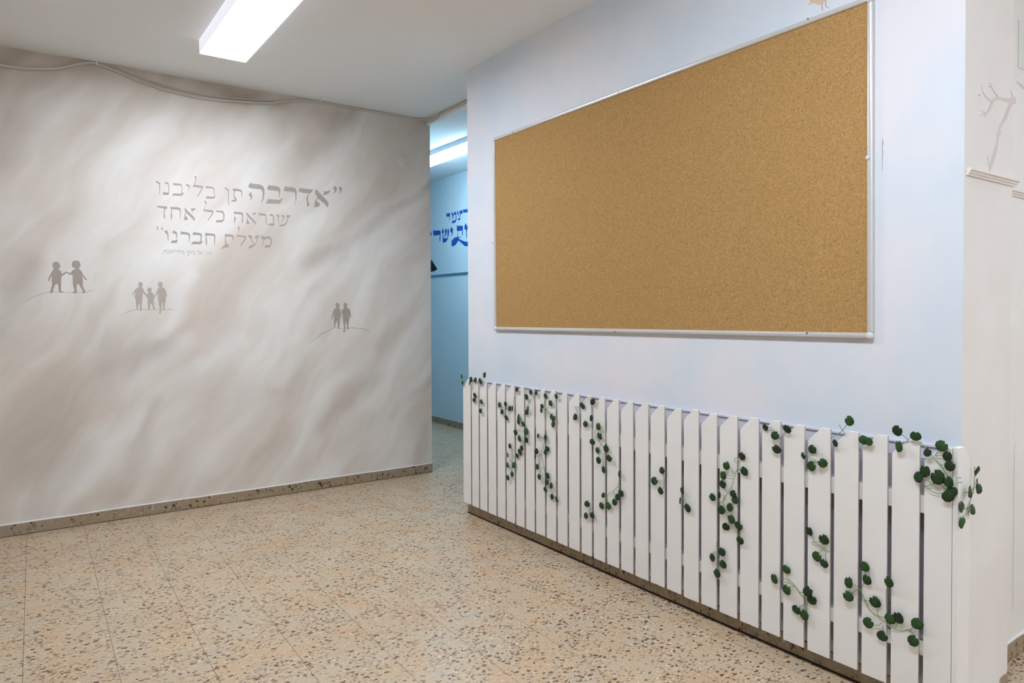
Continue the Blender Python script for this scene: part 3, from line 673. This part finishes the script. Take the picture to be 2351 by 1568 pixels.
# bare tree painted on the wall end, a branch of it on the set-back wall
TZ = zoom(2190, 100, 3.92, 1, YN)
tr = empty('tree_painting', on(2275, 390, 1, YN)); tag(tr, 'faint bare tree painted on the narrow cream wall end above the moulding', 'wall painting')
paint('trunk', [ribbon(r_) for r_ in ([(322,1158,14),(330,1110,24),(365,990,31),(385,920,23),(395,850,18),(410,760,21),(455,680,30),(490,590,30),(520,530,36)],)], TZ, N_E, M['tree'], tr)
for r_ in ([(322,1150,10),(315,1090,10),(303,1015,4)], [(395,850,7),(415,820,9),(432,780,3)], [(395,850,6),(385,835,4),(375,815,2)], [(554,512,64),(520,514,52),(480,510,34),(440,500,26),(400,492,26),(352,515,27),(320,590,21),(285,630,17),(230,648,3)],
           [(285,630,8),(265,615,6),(250,600,3)], [(285,630,8),(284,650,4),(282,668,2)], [(345,522,18),(290,485,11),(255,420,6),(248,370,2)], [(400,485,16),(360,430,8),(320,350,3)], [(525,490,11),(518,450,8),(512,420,3)],
           [(312,382,8),(320,388,12),(330,384,4)], [(222,455,5),(230,470,12),(246,455,5)]):
    paint('branch', [ribbon(r_)], TZ, N_E, M['tree'], tr)
TN = zoom(2190, 100, 3.92, 1, YQ)
o = paint('branch_painting', [ribbon([(556,340,7),(600,372,18),(640,412,26),(700,440,34),(780,450,40)]), ribbon([(556,292,3),(572,287,5),(582,280,2)])], TN, N_E, M['tree'])
tag(o, 'faint painted branch on the set-back cream wall at the right edge', 'wall painting')

# ------------------------------------------------------------------ artificial ivy
def leaf_mesh(seed):
    rnd = random.Random(seed); bm = bmesh.new(); n = 36; rings = []
    ph = [rnd.uniform(0, 6.28) for _ in range(3)]
    for top in (0, 1):
        c = bm.verts.new((0, -.08, .10-.03*top)); prev = None
        for rr in (.35, .7, 1.0):
            ring = []
            for i in range(n):
                a = 2*math.pi*i/n+math.pi/2           # notch at +y
                e = min(i, n-i)/n
                rad = rr*(1+.035*math.cos(9*a+ph[0])*(rr > .9)+.05*math.sin(2*a+ph[1]))
                if e < .045: rad *= 1-.38*rr*(1-e/.045)*.9
                x, y = rad*math.cos(a)*.98, rad*math.sin(a)
                z = .10*(1-rr*rr)+.07*math.sin(3*a+ph[2])*rr*rr*.6+.05*math.sin(2*a+ph[0])*rr*rr-.03*top*(1 if rr < 1 else 0)
                ring.append(bm.verts.new((x, y, z)) if not (top and rr == 1.0) else rings[2][i])
            if not top: rings.append(ring)
            for i in range(n):
                j = (i+1) % n
                if prev is None: f = (c, ring[i], ring[j])
                else: f = (prev[i], ring[i], ring[j], prev[j])
                bm.faces.new(f if not top else f[::-1])
            prev = ring
    bmesh.ops.scale(bm, verts=bm.verts, vec=(.02, .02, .02))
    me = bpy.data.meshes.new('leaf'); bm.to_mesh(me); bm.free()
    for p in me.polygons: p.use_smooth = True
    me.materials.append(M['leaf']); return me
LEAVES = [leaf_mesh(s) for s in range(5)]
def ivy(label, zm, leaves, stems, plane='front'):
    x0, y0, sc = zm
    axis, val, nrm = (0, XF, Vector((-1, 0, 0))) if plane == 'front' else (1, YN-.0165, Vector((0, -1, 0)))
    P = lambda a, b: on(x0+a/sc, y0+b/sc, axis, val)
    c = P(leaves[0][0], leaves[0][1]); t = empty('ivy_sprig', c)
    tag(t, label, 'ivy', 'artificial ivy sprigs on the picket fence')
    side = Vector((0, -1, 0)) if plane == 'front' else Vector((1, 0, 0))   # rightwards as one faces the boards
    bms = []
    for st in stems:
        bm = bmesh.new(); bms.append(bm)
        pts = [P(*q)+nrm*(.005+.003*math.sin(i*1.3)) for i, q in enumerate(st)]
        if len(pts) == 2: pts = [pts[0], (pts[0]+pts[1])/2+nrm*.002, pts[1]]
        tube(bm, smooth_path(pts, 5), .00115, 6)
    for i, lf in enumerate(leaves):
        lx, ly, hw, hh = lf
        p = P(lx, ly); wv = (P(lx+hw, ly)-P(lx-hw, ly)).length/2; hv = (P(lx, ly+hh)-P(lx, ly-hh)).length/2
        r = max(hv, .0145); r = min(r, .023); k = min(max(wv/r, .55), 1.2)
        # petiole: leaf to the nearest stem point
        best = min(((P(*q)-p).length, q, j) for j, st in enumerate(stems) for q in st)
        if .012 < best[0] < .07:
            a = P(*best[1])+nrm*.005; b = p+nrm*.008
            tube(bms[best[2]], [a, (a+b)/2+nrm*.004, b], .0008, 5)
        o = bpy.data.objects.new('leaf', random.choice(LEAVES)); COL.objects.link(o); o.parent = t
        up = Vector((0, 0, 1)); s0 = math.acos(min(1, k))*random.choice((-1, 1)) if k < 1 else 0
        s0 *= .35
        rollz = random.uniform(-1.0, 1.0); tilt = random.uniform(-.12, .2)
        Rm = Matrix((side, up, nrm)).transposed().to_4x4() @ Matrix.Rotation(s0, 4, 'Y') @ Matrix.Rotation(tilt, 4, 'X')
        kk = min(1.2, k/max(.3, math.cos(s0)))
        o.matrix_local = Matrix.Translation(p-c+nrm*(.009+.0025*(i % 4)+r*math.sin(abs(s0))*.75)) @ Rm @ Matrix.Diagonal((kk*r/.02, r/.02, r/.02, 1)) @ Matrix.Rotation(rollz, 4, 'Z')
    for bm in bms: link('stem', bm, M['stem'], t, smooth=True)
    return t
ZA, ZB, ZC, ZD = (1050, 840, 3.92), (1300, 890, 3.6457), (1600, 930, 3.137), (1880, 930, 2.458)
ivy('leafy ivy tuft poking above the first pickets at the passage end of the fence', ZA, [(53,95,10,24),(62,148,11,24),(142,120,12,26),(136,155,9,28),(172,125,16,22),(260,80,15,28),(224,138,18,30)],
    [[(55,110),(85,100),(115,108),(140,135)],[(215,180),(225,150),(245,110),(258,90)],[(240,135),(268,138)],[(135,165),(150,150),(170,130)]])
ivy('four small ivy leaves on the second and third pickets from the passage', ZA, [(170,262,11,24),(165,305,15,22),(234,322,13,24),(228,402,14,23)], [[(172,262),(192,275),(200,300),(215,360),(228,395)],[(205,300),(232,320)]])
ivy('short ivy cluster of seven leaves high on the fifth to seventh pickets', ZA, [(388,348,15,23),(415,410,15,23),(457,463,17,25),(453,340,15,23),(482,380,15,25),(514,380,12,28),(553,212,14,22)], [[(390,350),(420,370),(445,375),(465,410),(470,440)],[(545,225),(522,280),(514,345)],[(440,375),(482,380)]])
ivy('long trailing ivy of sixteen leaves down the sixth and seventh pickets', ZA, [(566,455,13,28),(566,500,16,28),(611,522,16,25),(547,595,13,28),(630,590,20,28),(576,650,18,34),(638,663,21,27),(601,735,15,27),(573,775,20,28),(553,808,16,22),
    (490,718,15,24),(477,795,12,27),(466,888,13,27),(523,890,19,26),(508,970,15,26),(474,1002,15,26)],
    [[(575,470),(595,500),(612,560),(610,640),(592,720),(560,790),(520,820),(500,850),(495,920),(490,990)],[(545,570),(580,572),(612,570)],[(490,725),(505,790),(505,830)],[(575,780),(550,840)]])
ivy('five ivy leaves at the top of the eighth picket', ZA, [(671,233,16,24),(638,277,14,28),(726,238,15,20),(658,382,13,25),(633,415,18,23)], [[(722,250),(695,285),(655,325),(640,350),(650,375)],[(695,285),(690,260)],[(640,350),(628,370)]])
ivy('eight ivy leaves around the tops of the ninth and tenth pickets', ZA, [(806,270,17,26),(853,333,19,28),(780,360,14,20),(780,395,15,28),(862,455,17,30),(876,523,20,26),(890,470,10,28),(911,272,16,22)], [[(805,285),(790,340),(815,400),(850,440),(880,500)],[(815,390),(835,350)],[(893,320),(900,290)],[(815,400),(828,430),(820,450)]])
ivy('long ivy strand hanging down the ninth and tenth pickets with fourteen leaves', ZA, [(742,628,12,27),(809,641,17,28),(733,765,14,30),(727,805,12,26),(822,745,19,25),(806,775,18,20),(737,903,16,26),(758,994,18,26),(826,985,16,30),(820,1042,19,26),(866,1072,17,30),(813,1113,17,26),(861,1175,20,24),(911,1198,16,28)],
    [[(795,660),(780,720),(766,770),(768,840),(785,920),(795,970),(825,1050),(850,1110),(865,1160)],[(745,625),(775,645),(795,660)],[(835,1080),(812,1105)],[(860,1150),(905,1185)]])
ivy('four ivy leaves on the top ends of the eleventh to thirteenth pickets', ZB, [(145,150,21,30),(91,242,19,30),(238,115,22,28),(235,250,9,28)], [[(75,160),(100,160),(120,165)],[(85,165),(95,185),(105,205)],[(142,110),(165,90),(190,82),(225,92)]])
ivy('winding ivy strand of nine leaves down the thirteenth picket', ZB, [(176,302,14,31),(284,322,21,32),(297,403,22,30),(242,450,18,30),(273,523,18,26),(348,506,22,32),(291,602,16,32),(380,587,21,32),(324,682,20,30)],
    [[(268,335),(250,365),(255,405),(285,455),(310,490),(335,545),(365,580)],[(222,330),(205,308),(178,302)],[(300,470),(285,510)],[(325,540),(318,600),(322,660)]])
ivy('ivy sprig of seven leaves low on the fourteenth picket', ZB, [(462,718,14,32),(473,880,23,30),(449,912,22,28),(425,953,25,28),(364,988,22,30),(311,985,20,30),(332,895,10,22)], [[(440,825),(400,865),(360,890),(345,920),(350,970)],[(400,865),(412,890),(420,935)],[(455,740),(450,790),(440,830)]])
ivy('three small ivy leaves low between the twelfth and thirteenth pickets', ZB, [(189,970,17,30),(180,1068,18,28),(234,1064,22,28)], [[(195,985),(212,1010),(200,1025),(195,1055)],[(212,1010),(230,1045)]])
ivy('three ivy leaves halfway up in the gap after the seventeenth picket', ZB, [(815,690,23,32),(755,777,22,36),(806,858,26,32)], [[(772,770),(800,778),(825,782)],[(815,715),(828,770),(825,840)]])
ivy('ivy leaves halfway up in the gap after the eighteenth picket', ZB, [(988,858,17,36),(1028,1003,28,36),(977,940,8,30)], [[(978,880),(985,920),(1005,955),(1020,985)],[(990,930),(1015,940)]])
ivy('largest trailing ivy in the middle of the fence with fifteen leaves', ZC, [(334,367,26,30),(352,473,29,32),(231,432,21,31),(211,500,20,32),(197,568,23,29),(125,660,22,28),(179,640,15,26),(279,635,28,27),(287,680,26,30),(250,733,26,28),(190,750,34,30),(266,816,28,33),(221,872,24,31),(312,866,28,32),(327,970,27,31)],
    [[(310,375),(285,380),(280,405),(296,415),(295,450),(275,520),(255,590),(215,650),(190,700),(210,760),(240,840),(295,915),(315,950)],[(295,460),(325,462)],[(275,490),(250,450)],[(270,515),(215,498)],[(225,620),(200,590)],[(190,700),(155,690),(135,665)],[(200,690),(205,650)]])
ivy('four ivy leaves hanging below the largest trailing ivy', ZC, [(190,1054,27,30),(124,1093,22,30),(203,1140,27,30),(163,1205,27,29)], [[(150,970),(150,1010),(158,1080),(165,1140),(163,1190)],[(160,1060),(130,1055),(128,1085)],[(165,1110),(185,1125)]])
ivy('four ivy leaves at the top ends of the twenty-third and twenty-fourth pickets', ZC, [(504,160,22,25),(577,217,27,32),(591,314,30,35),(667,170,30,30)], [[(490,175),(535,160),(575,195),(605,245),(598,290)],[(606,240),(640,200),(660,180)]])
ivy('ivy cluster of four leaves just below the top of the twenty-fifth picket', ZC, [(844,316,31,36),(836,437,34,35),(924,413,30,37),(789,360,8,32)], [[(790,350),(820,372),(850,390),(865,405),(905,408)],[(800,345),(830,325)],[(860,400),(845,425)]])
ivy('ivy sprig of four leaves midway down the twenty-fifth picket', ZC, [(820,904,28,33),(930,963,33,38),(878,1085,34,37),(935,1135,31,33)], [[(835,930),(860,985),(905,1020),(960,1055)],[(828,988),(865,985),(920,970)],[(930,1022),(900,1050),(880,1070)],[(935,1045),(936,1080),(935,1115)]])
ivy('ivy sprig of seven leaves low on the twenty-third and twenty-fourth pickets', ZC, [(654,1180,31,32),(573,1245,27,35),(662,1325,31,36),(818,1333,31,37),(838,1400,32,35),(730,1468,30,36),(788,1505,32,34)],
    [[(590,1243),(640,1248),(670,1260),(710,1300),(745,1355),(785,1395),(798,1440),(795,1485)],[(652,1205),(660,1235),(680,1268)],[(670,1318),(690,1302),(712,1303)],[(740,1452),(770,1440),(800,1428)],[(745,1345),(790,1345)]])
ivy('four ivy leaves rising above the twenty-sixth and twenty-seventh pickets', ZD, [(180,87,28,28),(103,212,16,9),(264,194,28,27),(298,203,20,18)], [[(165,105),(140,142),(110,165),(75,180)],[(118,110),(138,138),(158,165)],[(265,215),(245,235),(235,262)]])
ivy('three ivy leaves rising above the twenty-eighth picket', ZD, [(450,143,31,30),(464,230,25,32),(558,172,34,27)], [[(455,160),(485,172),(505,192),(500,203),(475,210)]])
ivy('dense ivy cluster of ten leaves at the near top corner of the fence', ZD, [(700,228,36,31),(737,286,30,31),(752,340,31,30),(628,263,24,20),(609,370,28,34),(574,403,28,33),(683,403,44,40),(747,428,31,33),(760,483,32,32),(742,510,33,36)],
    [[(580,208),(615,245),(655,295),(690,340),(715,380),(740,415)],[(660,287),(672,268),(685,250)],[(662,285),(685,283),(715,285)],[(692,335),(715,338),(740,340)],[(600,455),(635,480),(675,497),(720,492)],[(600,460),(640,448),(680,440),(720,478)],[(775,410),(810,407)],[(775,438),(818,433)]])
ivy('long ivy spray of twelve leaves low on the near pickets', ZD, [(266,907,27,29),(283,980,28,32),(183,995,26,32),(180,1072,28,30),(325,1107,31,32),(290,1222,26,32),(370,1297,32,30),(412,990,25,34),(412,1200,33,30),(460,1194,30,32),(568,1228,34,34),(547,1322,32,33)],
    [[(200,1008),(225,1025),(250,1060),(275,1130),(300,1165),(340,1190),(385,1228),(430,1262),(470,1272),(515,1268),(545,1300)],[(240,1040),(260,1000),(268,925)],[(515,1268),(540,1250),(555,1238)],[(335,1135),(336,1160),(340,1188)],[(310,1238),(340,1240),(362,1225)],[(370,1275),(365,1240)],[(448,1222),(440,1258)],[(320,1180),(360,1192),(390,1196)],[(190,1062),(215,1045),(232,1038)],[(250,1060),(252,1105)],[(280,1130),(262,1100),(272,1100),(300,1108)],[(395,1010),(386,1060),(388,1150)]])
ivy('ivy spray with yellowish green leaves hanging round the fence corner on the wall end', ZD, [(875,370,13,28),(866,430,9,25),(875,466,17,31),(820,484,14,32),(787,572,18,32),(845,584,18,28),(780,658,24,32)],
    [[(868,345),(863,400),(861,470),(855,520),(845,560),(838,595),(815,618),(780,635)],[(835,485),(850,475),(862,462)],[(803,585),(825,575),(842,568)],[(815,490),(845,490),(860,488)]], 'end')
